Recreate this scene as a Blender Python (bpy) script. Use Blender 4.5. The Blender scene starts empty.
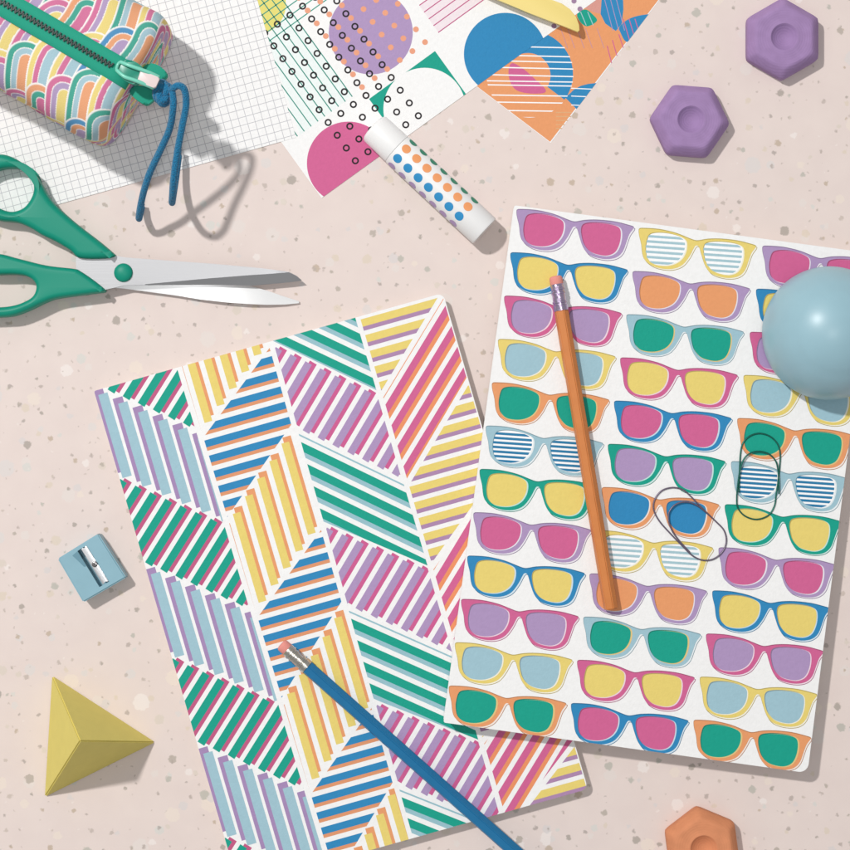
import bpy, bmesh, math, random
import numpy as np
from mathutils import Vector, Matrix
random.seed(7); np.random.seed(7)
S = 0.0004            # metres per photograph pixel at table height
H = 2200.0            # camera height in those pixels
CX = CY = 425.0
scn = bpy.context.scene
C = scn.collection

# ------------------------------------------------------------------ helpers
def W(x, y, z=0.0):
    """point at height z seen where the flat lay has (x, y)"""
    k = (H - z) / H
    return Vector(((x - CX) * k * S, -(y - CY) * k * S, z * S))

def lin(c):
    c = c / 255.0
    return c / 12.92 if c <= 0.04045 else ((c + 0.055) / 1.055) ** 2.4
def L3(rgb): return tuple(lin(c) for c in rgb)

COL = dict(
    white=(242, 241, 240), teal=(12, 158, 136), pink=(207, 98, 146), lilac=(172, 146, 188), yellow=(231, 208, 116),
    blue=(44, 134, 186), orange=(230, 155, 104), sky=(158, 193, 205), black=(36, 30, 34), halo=(249, 249, 249),
    mist=(165, 197, 206), deep=(40, 122, 166))
MATS = {}
def nodemat(name):
    m = bpy.data.materials.new(name); m.use_nodes = True
    nt = m.node_tree; b = nt.nodes['Principled BSDF']
    return m, nt, b
def texco(nt, scale=1 / S):
    tc = nt.nodes.new('ShaderNodeTexCoord'); mp = nt.nodes.new('ShaderNodeMapping')
    mp.inputs['Scale'].default_value = (scale,) * 3
    nt.links.new(tc.outputs['Object'], mp.inputs['Vector'])
    return mp.outputs['Vector']
def add_bump(nt, b, vec, scale, strength, dist, detail=3, height=None):
    bp = nt.nodes.new('ShaderNodeBump'); bp.inputs['Strength'].default_value = strength
    bp.inputs['Distance'].default_value = dist * S
    if height is None:
        n = nt.nodes.new('ShaderNodeTexNoise'); n.inputs['Scale'].default_value = scale; n.inputs['Detail'].default_value = detail
        nt.links.new(vec, n.inputs['Vector']); height = n.outputs['Fac']
    nt.links.new(height, bp.inputs['Height']); nt.links.new(bp.outputs['Normal'], b.inputs['Normal'])
def mat(name, rgb, rough=0.6, spec=0.35, metal=0.0, bump=None, vary=0.0, vscale=0.05, coat=0.0):
    if name in MATS: return MATS[name]
    m, nt, b = nodemat(name)
    c = (*L3(rgb), 1)
    b.inputs['Base Color'].default_value = c
    b.inputs['Roughness'].default_value = rough
    b.inputs['Specular IOR Level'].default_value = spec
    b.inputs['Metallic'].default_value = metal
    b.inputs['Coat Weight'].default_value = coat
    vec = texco(nt)
    if bump: add_bump(nt, b, vec, *bump)
    if vary:
        n = nt.nodes.new('ShaderNodeTexNoise'); n.inputs['Scale'].default_value = vscale; n.inputs['Detail'].default_value = 5
        nt.links.new(vec, n.inputs['Vector'])
        r = nt.nodes.new('ShaderNodeMapRange'); r.inputs['From Min'].default_value = .3; r.inputs['From Max'].default_value = .7
        r.inputs['To Min'].default_value = 1 - vary; r.inputs['To Max'].default_value = 1 + vary
        nt.links.new(n.outputs['Fac'], r.inputs['Value'])
        mx = nt.nodes.new('ShaderNodeVectorMath'); mx.operation = 'SCALE'
        mx.inputs[0].default_value = c[:3]
        nt.links.new(r.outputs['Result'], mx.inputs['Scale']); nt.links.new(mx.outputs['Vector'], b.inputs['Base Color'])
    MATS[name] = m
    return m
def ink(key, stock='card'):
    """printing ink on card: fine paper tooth"""
    rgb = COL[key] if isinstance(key, str) else key
    nm = 'ink_%s_%s' % (stock, key if isinstance(key, str) else '%d_%d_%d' % key)
    return mat(nm, rgb, 0.62, 0.25, bump=(0.45, 0.35, 0.6), vary=0.025, vscale=0.25)

def tag(o, label=None, cat=None, group=None, kind=None):
    if label: o['label'] = label
    if cat: o['category'] = cat
    if group: o['group'] = group
    if kind: o['kind'] = kind
    return o
def empty(name, loc, label, cat, group=None):
    o = bpy.data.objects.new(name, None); C.objects.link(o); o.location = loc
    o.empty_display_size = 0.01
    return tag(o, label, cat, group)
def root_loc(p):
    v = Vector((0, 0, 0))
    while p is not None: v += p.location; p = p.parent
    return v
def link_mesh(name, me, parent=None, origin=None):
    """mesh verts are in world metres; move them into the local frame"""
    o = bpy.data.objects.new(name, me); C.objects.link(o)
    if parent is not None:
        me.transform(Matrix.Translation(-root_loc(parent))); o.parent = parent
    elif origin is not None:
        me.transform(Matrix.Translation(-Vector(origin))); o.location = origin
    return o
def from_bm(name, bm, mats, parent=None, origin=None, smooth=False, autos=None):
    me = bpy.data.meshes.new(name); bm.normal_update(); bm.to_mesh(me); bm.free()
    for m in (mats if isinstance(mats, (list, tuple)) else [mats]): me.materials.append(m)
    if smooth:
        me.shade_smooth()
        if autos: me.set_sharp_from_angle(angle=math.radians(autos))
    return link_mesh(name, me, parent, origin)

def poly_slab(bm, pts, z0, z1, bevel=0.0, seg=2, place=W, taper=0.0, mi=0):
    """closed outline (photo px, any winding) extruded z0..z1; top edges bevelled"""
    a = sum(pts[i][0] * pts[(i + 1) % len(pts)][1] - pts[(i + 1) % len(pts)][0] * pts[i][1] for i in range(len(pts)))
    if a > 0: pts = pts[::-1]
    zt = (z0 + z1) / 2 if place is W else None
    def P(x, y, z):
        if place is W:
            p = W(x, y, z1); return Vector((p.x, p.y, z * S))
        return place(x, y, z)
    bot = [bm.verts.new(P(x, y, z0)) for x, y in pts]
    top = [bm.verts.new(P(x, y, z1)) for x, y in pts]
    n = len(pts)
    fs = [bm.faces.new(top), bm.faces.new(bot[::-1])]
    for i in range(n):
        j = (i + 1) % n
        fs.append(bm.faces.new((bot[i], bot[j], top[j], top[i])))
    for f in fs: f.material_index = mi
    if bevel > 0:
        es = [e for e in fs[0].edges]
        bmesh.ops.bevel(bm, geom=es, offset=bevel * S, segments=seg, affect='EDGES', profile=0.5)
    return fs

def catmull(pts, n=6, closed=True):
    out = []; m = len(pts)
    rng = range(m) if closed else range(m - 1)
    for i in rng:
        g = (lambda k: pts[k % m]) if closed else (lambda k: pts[min(max(k, 0), m - 1)])
        p0, p1, p2, p3 = g(i - 1), g(i), g(i + 1), g(i + 2)
        for k in range(n):
            t = k / n
            out.append(tuple(0.5 * (2 * b + (c - a) * t + (2 * a - 5 * b + 4 * c - d) * t * t + (-a + 3 * b - 3 * c + d) * t ** 3)
                             for a, b, c, d in zip(p0, p1, p2, p3)))
    if not closed: out.append(tuple(pts[-1]))
    return out

def tube(bm, path, radius, seg=10, radf=None, caps=True):
    """path: world points"""
    n = len(path); rings = []
    up = Vector((0, 0, 1)); prev = None
    for i, p in enumerate(path):
        t = (path[min(i + 1, n - 1)] - path[max(i - 1, 0)]).normalized()
        if prev is None:
            a = t.cross(up)
            if a.length < 1e-4: a = t.cross(Vector((1, 0, 0)))
            a.normalize()
        else:
            a = (prev - t * prev.dot(t)).normalized()
        prev = a; b = t.cross(a)
        r = radius * (radf(i / (n - 1)) if radf else 1)
        rings.append([bm.verts.new(p + (a * math.cos(2 * math.pi * k / seg) + b * math.sin(2 * math.pi * k / seg)) * r) for k in range(seg)])
    for i in range(n - 1):
        for k in range(seg):
            bm.faces.new((rings[i][k], rings[i][(k + 1) % seg], rings[i + 1][(k + 1) % seg], rings[i + 1][k]))
    if caps:
        bm.faces.new(rings[0][::-1]); bm.faces.new(rings[-1])
    bmesh.ops.recalc_face_normals(bm, faces=bm.faces)

# ---- 2D print tools
def area(p): return 0.5 * sum(p[i][0] * p[(i + 1) % len(p)][1] - p[(i + 1) % len(p)][0] * p[i][1] for i in range(len(p)))
def clip(sub, clp):
    """Sutherland-Hodgman, clp convex"""
    if area(clp) < 0: clp = clp[::-1]
    out = list(sub)
    for i in range(len(clp)):
        a, b = clp[i], clp[(i + 1) % len(clp)]
        if abs(a[0] - b[0]) + abs(a[1] - b[1]) < 1e-9: continue
        f = lambda p: (b[0] - a[0]) * (p[1] - a[1]) - (b[1] - a[1]) * (p[0] - a[0])
        inp, out = out, []
        for k in range(len(inp)):
            p, q = inp[k], inp[(k + 1) % len(inp)]
            fp, fq = f(p), f(q)
            if fp >= 0: out.append(p)
            if (fp >= 0) != (fq >= 0):
                t = fp / (fp - fq); out.append((p[0] + (q[0] - p[0]) * t, p[1] + (q[1] - p[1]) * t))
        if len(out) < 3: return []
    return out
def dedupe(p):
    o = []
    for q in p:
        if not o or abs(q[0] - o[-1][0]) + abs(q[1] - o[-1][1]) > 1e-3: o.append(q)
    while len(o) > 1 and abs(o[0][0] - o[-1][0]) + abs(o[0][1] - o[-1][1]) <= 1e-3: o.pop()
    return o
def offset(pts, d):
    """shrink (d>0) a closed outline by moving along vertex normals"""
    sgn = 1 if area(pts) > 0 else -1
    out = []; n = len(pts)
    for i in range(n):
        a, b = pts[i - 1], pts[(i + 1) % n]
        tx, ty = b[0] - a[0], b[1] - a[1]; l = math.hypot(tx, ty) or 1
        out.append((pts[i][0] - ty / l * d * sgn, pts[i][1] + tx / l * d * sgn))
    return out
def circle(cx, cy, r, n=48): return [(cx + r * math.cos(2 * math.pi * k / n), cy + r * math.sin(2 * math.pi * k / n)) for k in range(n)]
def strip(p, q, w):
    dx, dy = q[0] - p[0], q[1] - p[1]; l = math.hypot(dx, dy); nx, ny = -dy / l * w / 2, dx / l * w / 2
    return [(p[0] + nx, p[1] + ny), (q[0] + nx, q[1] + ny), (q[0] - nx, q[1] - ny), (p[0] - nx, p[1] - ny)]
class Print:
    def __init__(self, clipto=None): self.items = []; self.clipto = clipto
    def add(self, poly, col, layer=1, c=True):
        if c and self.clipto: poly = clip(poly, self.clipto)
        poly = dedupe(poly)
        if len(poly) >= 3 and abs(area(poly)) > 0.02: self.items.append((poly, col, layer))
    def into(self, bm, place, mats, stock, eps=0.035):
        """place(x, y, lift) -> world; mats: list being filled"""
        idx = {}
        for poly, col, layer in self.items:
            if col not in idx:
                idx[col] = len(mats); mats.append(ink(col, stock))
            if area(poly) > 0: poly = poly[::-1]
            f = bm.faces.new([bm.verts.new(place(x, y, layer * eps)) for x, y in poly])
            f.material_index = idx[col]
def rounded(corners, radii, n=7):
    out = []; m = len(corners)
    for i in range(m):
        p = Vector(corners[i]); a = Vector(corners[i - 1]); b = Vector(corners[(i + 1) % m]); r = radii[i]
        if r <= 0: out.append(tuple(p)); continue
        da = (a - p).normalized(); db = (b - p).normalized(); ang = da.angle(db)
        t = r / math.tan(ang / 2); c = p + (da + db).normalized() * (r / math.sin(ang / 2))
        s = p + da * t; e = p + db * t
        a0 = math.atan2(s.y - c.y, s.x - c.x); a1 = math.atan2(e.y - c.y, e.x - c.x)
        d = (a1 - a0 + math.pi) % (2 * math.pi) - math.pi
        for k in range(n + 1):
            th = a0 + d * k / n; out.append((c.x + r * math.cos(th), c.y + r * math.sin(th)))
    return out

# ------------------------------------------------------------------ tabletop (terrazzo)
def terrazzo():
    m, nt, b = nodemat('pink_terrazzo')
    N = nt.nodes.new; Lk = nt.links.new
    vec = texco(nt)
    wn = N('ShaderNodeTexNoise'); wn.inputs['Scale'].default_value = 0.3; wn.inputs['Detail'].default_value = 3
    Lk(vec, wn.inputs['Vector'])
    sub = N('ShaderNodeVectorMath'); sub.operation = 'SUBTRACT'; sub.inputs[1].default_value = (.5, .5, .5); Lk(wn.outputs['Color'], sub.inputs[0])
    sc = N('ShaderNodeVectorMath'); sc.operation = 'SCALE'; sc.inputs['Scale'].default_value = 5.0; Lk(sub.outputs[0], sc.inputs[0])
    ad = N('ShaderNodeVectorMath'); ad.operation = 'ADD'; Lk(vec, ad.inputs[0]); Lk(sc.outputs[0], ad.inputs[1])
    base = None
    # soft mottled binder
    mn = N('ShaderNodeTexNoise'); mn.inputs['Scale'].default_value = 0.035; mn.inputs['Detail'].default_value = 6; Lk(vec, mn.inputs['Vector'])
    mix0 = N('ShaderNodeMix'); mix0.data_type = 'RGBA'
    mix0.inputs['A'].default_value = (*L3((222, 206, 200)), 1); mix0.inputs['B'].default_value = (*L3((231, 216, 209)), 1)
    Lk(mn.outputs['Fac'], mix0.inputs['Factor'])
    cur = mix0.outputs['Result']
    layers = [  # cell px, rmin, rmax, probability, colours, strength, offset, metric
        (34, 3.0, 8.5, .50, [(238, 229, 224), (226, 216, 210), (233, 219, 206), (218, 212, 209)], .7, 11, 'EUCLIDEAN'),
        (26, 2.0, 5.0, .42, [(216, 204, 191), (212, 211, 205), (215, 208, 206), (219, 204, 186)], .75, 57, 'EUCLIDEAN'),
        (29, 1.4, 4.8, .6, [(184, 173, 162), (174, 164, 155), (188, 184, 174), (194, 176, 158)], .9, 133, 'EUCLIDEAN'),
        (17, 0.8, 2.6, .44, [(176, 163, 155), (188, 175, 166), (168, 157, 150), (196, 182, 171)], .75, 211, 'EUCLIDEAN'),
        (9, 0.4, 1.1, .13, [(182, 168, 158), (196, 182, 172), (172, 158, 150), (240, 230, 224)], .6, 307, 'EUCLIDEAN')]
    for cell, r0, r1, pr, cols, stg, off, metric in layers:
        o = N('ShaderNodeVectorMath'); o.operation = 'ADD'; o.inputs[1].default_value = (off, off * 1.7, 0.37 * cell); Lk(ad.outputs[0], o.inputs[0])
        v = N('ShaderNodeTexVoronoi'); v.voronoi_dimensions = '2D'; v.distance = metric
        v.inputs['Scale'].default_value = 1.0 / cell; Lk(o.outputs[0], v.inputs['Vector'])
        sep = N('ShaderNodeSeparateColor'); Lk(v.outputs['Color'], sep.inputs['Color'])
        rad = N('ShaderNodeMapRange'); rad.inputs['To Min'].default_value = r0 / cell; rad.inputs['To Max'].default_value = r1 / cell
        pw = N('ShaderNodeMath'); pw.operation = 'POWER'; pw.inputs[1].default_value = 2.2; Lk(sep.outputs[0], pw.inputs[0]); Lk(pw.outputs[0], rad.inputs['Value'])
        df = N('ShaderNodeMath'); df.operation = 'SUBTRACT'; Lk(rad.outputs[0], df.inputs[0]); Lk(v.outputs['Distance'], df.inputs[1])
        ed = N('ShaderNodeMapRange'); ed.inputs['From Min'].default_value = -0.6 / cell; ed.inputs['From Max'].default_value = 0.7 / cell
        Lk(df.outputs[0], ed.inputs['Value'])
        on = N('ShaderNodeMath'); on.operation = 'LESS_THAN'; on.inputs[1].default_value = pr; Lk(sep.outputs[1], on.inputs[0])
        mk = N('ShaderNodeMath'); mk.operation = 'MULTIPLY'; Lk(ed.outputs[0], mk.inputs[0]); Lk(on.outputs[0], mk.inputs[1])
        mk2 = N('ShaderNodeMath'); mk2.operation = 'MULTIPLY'; mk2.inputs[1].default_value = stg; Lk(mk.outputs[0], mk2.inputs[0])
        cr = N('ShaderNodeValToRGB'); cr.color_ramp.interpolation = 'CONSTANT'
        el = cr.color_ramp.elements
        while len(el) < len(cols): el.new(0.5)
        for i, c in enumerate(cols): el[i].position = i / len(cols); el[i].color = (*L3(c), 1)
        Lk(sep.outputs[2], cr.inputs['Fac'])
        mx = N('ShaderNodeMix'); mx.data_type = 'RGBA'
        Lk(mk2.outputs[0], mx.inputs['Factor']); Lk(cur, mx.inputs['A']); Lk(cr.outputs['Color'], mx.inputs['B'])
        cur = mx.outputs['Result']
    Lk(cur, b.inputs['Base Color'])
    b.inputs['Roughness'].default_value = 0.55; b.inputs['Specular IOR Level'].default_value = 0.25
    add_bump(nt, b, vec, 0.5, 0.12, 0.4)
    return m
bm = bmesh.new()
T = 3600
poly_slab(bm, [(-T, -T), (T + 850, -T), (T + 850, T + 850), (-T, T + 850)], -75, 0, bevel=6, place=lambda x, y, z: Vector(((x - CX) * S, -(y - CY) * S, z * S)))
tt = from_bm('tabletop', bm, terrazzo()); tag(tt, kind='structure')

# ------------------------------------------------------------------ loose sheets
def sheet(name, outline, z, pr, label, cat, group, stock='paper'):
    bm = bmesh.new(); mats = [ink('white', stock)]
    poly_slab(bm, outline, z - 0.16, z)
    if pr: pr.into(bm, lambda x, y, l: W(x, y, z + l), mats, stock, 0.02)
    cx = sum(p[0] for p in outline) / len(outline); cy = sum(p[1] for p in outline) / len(outline)
    o = from_bm(name, bm, mats, None, W(cx, cy, z - 0.16)); tag(o, label, cat, group)
    return o

# orange sheet (lowest)
e1 = (.605, -.796); e2 = (-.795, -.606)
O = (550.7, 143)
osheet = [O, (O[0] + e1[0] * 330, O[1] + e1[1] * 330), (O[0] + e1[0] * 330 + e2[0] * 250, O[1] + e1[1] * 330 + e2[1] * 250), (O[0] + e2[0] * 250, O[1] + e2[1] * 250)]
ins = offset(osheet, 0)
z4 = lambda x, y: (470 + x / 4.25, y / 4.25)
P = Print(osheet)
orangeprint = rounded([(O[0] + e1[0] * .2 - .9 * .8, O[1] - 1.2), (O[0] + e1[0] * 329 - .7, O[1] + e1[1] * 329), osheet[2], osheet[3]], [0, 0, 0, 0])
P.add(orangeprint, 'orange', 1)
cc = (530, 74); R0 = 43
big = circle(*cc, R0, 72)
half = [(577 + 200 * .795, 109.4 + 200 * .606), (577 - 300 * .795, 109.4 - 300 * .606), (577 - 300 * .795 + 300 * .605, 109.4 - 300 * .606 - 300 * .796), (577 + 200 * .795 + 300 * .605, 109.4 + 200 * .606 - 300 * .796)]
P.add(clip(big, half), 'blue', 2)
P.add(circle(528, 75.5, 22.5), 'orange', 3)
P.add(catmull([z4(*p) for p in [(165, 290), (182, 268), (230, 295), (280, 340), (320, 378), (310, 396), (240, 396), (190, 378), (167, 335)]], 4), 'pink', 4)
for y in (200, 238, 262, 290, 322, 345, 362, 405, 435, 470, 499):
    yy = y / 4.25
    for seg in range(1):
        P.add(clip(strip((480, yy - 1.3 + (.8 if y > 340 else 0)), (580, yy + 1.0), 1.15), offset(big, -0.6)), 'halo', 5)
P.add(clip([z4(*p) for p in [(398, 408), (420, 402), (440, 382), (470, 365), (500, 357), (560, 350), (560, 480), (455, 466)]], osheet), 'blue', 3)
for y in (375, 408, 446): P.add(strip(z4(430, y), z4(520, y + 4), .9), 'halo', 4)
P.add([z4(*p) for p in [(560, -20), (555, 60), (575, 100), (620, 132), (645, 100), (652, 40), (650, -20)]], 'blue', 3)
P.add(catmull([z4(*p) for p in [(636, 112), (680, 78), (745, 62), (780, 70), (700, 150), (665, 178), (640, 140)]], 4), 'blue', 3)
P.add(catmull([z4(*p) for p in [(455, 60), (490, 40), (520, 60), (540, 88), (500, 112), (470, 95)]], 4), 'teal', 3)
P.add([z4(*p) for p in [(500, 0), (555, -10), (556, 60), (520, 50), (488, 34)]], (214, 152, 140), 2)
for x in (585, 610, 635): P.add(strip(z4(x - 15, -10), z4(x + 22, 130), .7), 'lilac', 4)
for x in (655, 680, 705): P.add(strip(z4(x - 4, 80), z4(x + 26, 180), .8), 'pink', 4)
for x in (385, 415, 455, 490, 540): P.add(strip(z4(x, 120), z4(x + 30, 205), .8), (201, 147, 150), 4)
for k, x in enumerate((470, 500)): P.add(strip(z4(x, 50), z4(x + 24, 108), .8), 'mist', 4)
for k, x in enumerate((583, 605, 632)): P.add(strip(z4(x, 195 - 25 * k), z4(x + 22, 280 - 35 * k), .9), 'pink', 4)
for y in (478, 495, 512, 530, 546): P.add(strip(z4(365, y), z4(432, y), 1.0), (221, 171, 124), 2)
sheet('patterned_paper', osheet, 0.22, P, 'orange sheet of paper with blue shapes, tucked under the white patterned sheet', 'paper', 'loose sheets of paper')

# white patterned sheet
f1 = (.811, -.585); f2 = (.585, .811); Q = (321.6, 198)
ps = [Q, (Q[0] + f1[0] * 420, Q[1] + f1[1] * 420), (Q[0] + f1[0] * 420 - f2[0] * 330, Q[1] + f1[1] * 420 - f2[1] * 330), (Q[0] - f2[0] * 330, Q[1] - f2[1] * 330)]
P = Print(ps)
P.add(circle(255, 4, 31), (226, 216, 118), 1)
def tint(poly, c): P.add(poly, c, 1)
tint([(268, 41), (284, 0), (352, 96), (300, 135)], (234, 241, 239))
P.add(circle(255, 4, 31), (226, 216, 118), 1.5)
for k in range(9):
    ex, ey = 352.3 - 6.85 * k, 96.7 + 4.95 * k
    P.add(strip((ex - f2[0] * 150, ey - f2[1] * 150), (ex, ey), 1.05), (30, 140, 122), 2)
for k in range(6):
    sx, sy = 268.5 - f2[0] * 8.4 * k - f1[0] * 20, 41.5 - f2[1] * 8.4 * k - f1[1] * 20
    P.add(strip((sx, sy), (sx + f1[0] * 140, sy + f1[1] * 140), 1.05), (30, 150, 130), 2)
P.add(circle(370.8, 32.4, 42, 72), 'lilac', 3)
for i in range(0, 6):
    for j in range(-2, 6):
        x, y = 316.7 + 12.6 * i + 9.06 * j, 23.3 - 9 * i + 12.76 * j
        P.add(circle(x, y, 2.9, 20), (232, 160, 128), 4)
P.add([(369, 99), (435, 51), (466, 94), (400, 142)], 'teal', 3)
P.add(circle(424.6, 109, 41.2, 72), 'white', 4)
for k in range(5):
    sx, sy = 438.2 - 4.72 * k, 32.5 - 6.78 * k
    P.add(strip((sx, sy), (sx + f1[0] * 170, sy + f1[1] * 170), .95), (190, 74, 128), 3)
P.add([(419, 5), (438, 32), (600, -85), (560, -100)], (238, 225, 230), 1)
P.add(circle(505.2, 54.1, 41.3, 72), 'blue', 3)
P.add(circle(348.5, 163.2, 41.6, 72), 'pink', 3)
for x, y in ((574, 1), (580, 9), (554, 26)): P.add(circle(x, y, 2.6, 16), (158, 128, 160), 3)
for i in range(6):
    for j in range(-1, 10):
        x, y = 273.8 + 12.6 * i + 9.06 * j, 45.9 - 9 * i + 12.76 * j
        n = 28
        for k in range(n):
            a0, a1 = 2 * math.pi * k / n, 2 * math.pi * (k + 1) / n
            P.add([(x + 3.6 * math.cos(a0), y + 3.6 * math.sin(a0)), (x + 3.6 * math.cos(a1), y + 3.6 * math.sin(a1)),
                   (x + 1.95 * math.cos(a1), y + 1.95 * math.sin(a1)), (x + 1.95 * math.cos(a0), y + 1.95 * math.sin(a0))], 'black', 6, False)
sheet('patterned_paper', ps, 0.5, P, 'white sheet of paper with lilac, blue and pink circles and rows of small black rings', 'paper', 'loose sheets of paper')

# grid paper
g1 = (.9627, -.2706); g2 = (.2706, .9627); G = (296, 137.5)
gs = [G, (G[0] - g1[0] * 520, G[1] - g1[1] * 520), (G[0] - g1[0] * 520 - g2[0] * 420, G[1] - g1[1] * 520 - g2[1] * 420), (G[0] - g2[0] * 420, G[1] - g2[1] * 420)]
P = Print(gs)
gp = 7.75; gc = (190, 190, 194)
for k in range(0, 67):
    d = 4 + gp * k
    a = (G[0] - g1[0] * d, G[1] - g1[1] * d)
    P.add(strip(a, (a[0] - g2[0] * 420, a[1] - g2[1] * 420), .6), gc, 1)
for k in range(0, 54):
    d = 3 + gp * k
    a = (G[0] - g2[0] * d, G[1] - g2[1] * d)
    P.add(strip(a, (a[0] - g1[0] * 520, a[1] - g1[1] * 520), .6), gc, 2)
sheet('grid_paper', gs, 0.78, P, 'white sheet of grey squared grid paper lying under the zipped pencil case', 'paper', 'loose sheets of paper')

# ------------------------------------------------------------------ notebooks
def notebook(label, corners, radii, thick, zbot, pr):
    """zbot(x, y) real px -> height of the underside (a plane)"""
    cov = rounded(corners, radii)
    pr.clipto = cov
    def plane(x, y, off):
        z = 0
        for _ in range(6):
            k = (H - z) / H; rx, ry = (x - CX) * k + CX, (y - CY) * k + CY
            z = zbot(rx, ry) + off
        return rx, ry, z
    def place_top(x, y, l):
        rx, ry, z = plane(x, y, thick + l)
        return Vector(((rx - CX) * S, -(ry - CY) * S, z * S))
    def slab(bm, pts, o0, o1, bev=0):
        a = area(pts)
        if a > 0: pts = pts[::-1]
        bot, top = [], []
        for x, y in pts:
            rx, ry, z = plane(x, y, thick)
            X, Y = (rx - CX) * S, -(ry - CY) * S
            bot.append(bm.verts.new((X, Y, (z - thick + o0) * S))); top.append(bm.verts.new((X, Y, (z - thick + o1) * S)))
        f = bm.faces.new(top); bm.faces.new(bot[::-1]); n = len(pts)
        for i in range(n): bm.faces.new((bot[i], bot[(i + 1) % n], top[(i + 1) % n], top[i]))
        if bev: bmesh.ops.bevel(bm, geom=list(f.edges), offset=bev * S, segments=2, affect='EDGES', profile=.5)
    cx = sum(c[0] for c in corners) / 4; cy = sum(c[1] for c in corners) / 4
    base = plane(cx, cy, 0)
    root = empty('notebook', Vector(((base[0] - CX) * S, -(base[1] - CY) * S, base[2] * S)), label, 'notebook', 'printed notebooks')
    bm = bmesh.new(); slab(bm, cov, thick - 1.2, thick)
    mats = [ink('white', 'cover')]
    pr.into(bm, place_top, mats, 'cover')
    from_bm('front_cover', bm, mats, root)
    bm = bmesh.new(); slab(bm, offset(cov, 1.3), 1.15, thick - 1.25)
    m, nt, b = nodemat('page_block'); vec = texco(nt)
    b.inputs['Base Color'].default_value = (*L3((226, 221, 212)), 1); b.inputs['Roughness'].default_value = .8
    wv = nt.nodes.new('ShaderNodeTexWave'); wv.bands_direction = 'Z'; wv.inputs['Scale'].default_value = 1.1; wv.inputs['Distortion'].default_value = .6
    nt.links.new(vec, wv.inputs['Vector']); add_bump(nt, b, vec, 1, .6, .5, height=wv.outputs['Fac'])
    from_bm('page_block', bm, m, root)
    bm = bmesh.new(); slab(bm, cov, 0, 1.1)
    from_bm('back_cover', bm, ink('white', 'cover'), root)
    return plane

# -- notebook with striped chevrons
A0, A1, A2, A3 = (94, 391), (443, 293), (588, 789), (239, 887)
nb1 = Print(rounded([A0, A1, A2, A3], [2, 7, 7, 2]))
def node(x0, y0, slope, y): return (x0 + (y - y0) * slope, y)
Ln = lambda y: node(91, 391, .2925, y)
An = lambda y: node(180, 369, .301, y)
Bn = lambda y: node(270.6, 342, .283, y)
Cn = lambda y: node(357, 316.5, .2915, y)
Dn = lambda y: node(444.5, 293, .2925, y)
def cell(tl, tr, br, bl, d, period, wA, wB, cA, cB, phase, along, ragged, gap=2.6):
    """stripes of cA with cB peeping out on one side. d: direction; wA/wB: visible widths; wB<0: B on the minus side"""
    l = math.hypot(*d); d = (d[0] / l, d[1] / l); n = (-d[1], d[0])
    def shrink(a, b, c_, e_):
        cen = ((a[0] + b[0] + c_[0] + e_[0]) / 4, (a[1] + b[1] + c_[1] + e_[1]) / 4)
        lines = []
        for p, q in ((a, b), (b, c_), (c_, e_), (e_, a)):
            tx, ty = q[0] - p[0], q[1] - p[1]; ll = math.hypot(tx, ty); nx, ny = -ty / ll, tx / ll
            if (cen[0] - p[0]) * nx + (cen[1] - p[1]) * ny < 0: nx, ny = -nx, -ny
            lines.append(((p[0] + nx * gap, p[1] + ny * gap), (tx / ll, ty / ll)))
        def X(l1, l2):
            (p, u), (q, v) = l1, l2; det = u[0] * v[1] - u[1] * v[0]
            t = ((q[0] - p[0]) * v[1] - (q[1] - p[1]) * v[0]) / det
            return (p[0] + u[0] * t, p[1] + u[1] * t)
        return [X(lines[3], lines[0]), X(lines[0], lines[1]), X(lines[1], lines[2]), X(lines[2], lines[3])], lines
    quad, lines = shrink(tl, tr, br, bl)
    # column strip = long quad bounded by the two column lines
    (p3, u3), (p1, u1) = lines[3], lines[1]
    col = [(p3[0] - u3[0] * 400, p3[1] - u3[1] * 400), (p3[0] + u3[0] * 400, p3[1] + u3[1] * 400)]
    e = (p1[0] + u1[0] * 400, p1[1] + u1[1] * 400); f = (p1[0] - u1[0] * 400, p1[1] - u1[1] * 400)
    if (u1[0] * u3[0] + u1[1] * u3[1]) > 0: col += [e, f]
    else: col += [f, e]
    def hit(c, line):
        (q, v) = line; det = d[0] * v[1] - d[1] * v[0]
        if abs(det) < 1e-6: return None
        return ((q[0] - c[0]) * v[1] - (q[1] - c[1]) * v[0]) / det
    proj = [(p[0] - quad[0][0]) * n[0] + (p[1] - quad[0][1]) * n[1] for p in quad]
    lo, hi = min(proj), max(proj)
    full = wA + abs(wB)
    for ly, w, c, sh, al in ((1, wA + .6, cB, wB, -along), (2, wA, cA, 0, 0)):
        k = math.floor(lo / period) - 2
        while True:
            s = phase + k * period + sh; k += 1
            if s > hi + period: break
            c0 = (quad[0][0] + n[0] * (s + w / 2), quad[0][1] + n[1] * (s + w / 2))
            if ragged:
                t0, t1 = hit(c0, lines[0]), hit(c0, lines[2])
                if t0 is None: continue
                if t0 > t1: t0, t1 = t1, t0
                t0 += al; t1 += al
            else: t0, t1 = -500, 500
            p, q = (c0[0] + d[0] * t0, c0[1] + d[1] * t0), (c0[0] + d[0] * t1, c0[1] + d[1] * t1)
            poly = clip(strip(p, q, w), col)
            if not ragged and poly: poly = clip(poly, quad)
            if poly: nb1.add(poly, c, ly)
vdir = (.281, .9597); udir = (.963, -.270)
Lk_ = [295, 384.8, 474.5, 564.2, 653.9, 743.6, 833.3, 923]
Ak_ = [343.5, 433.5, 523, 613.3, 703.5, 793.5, 883, 973]
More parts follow.
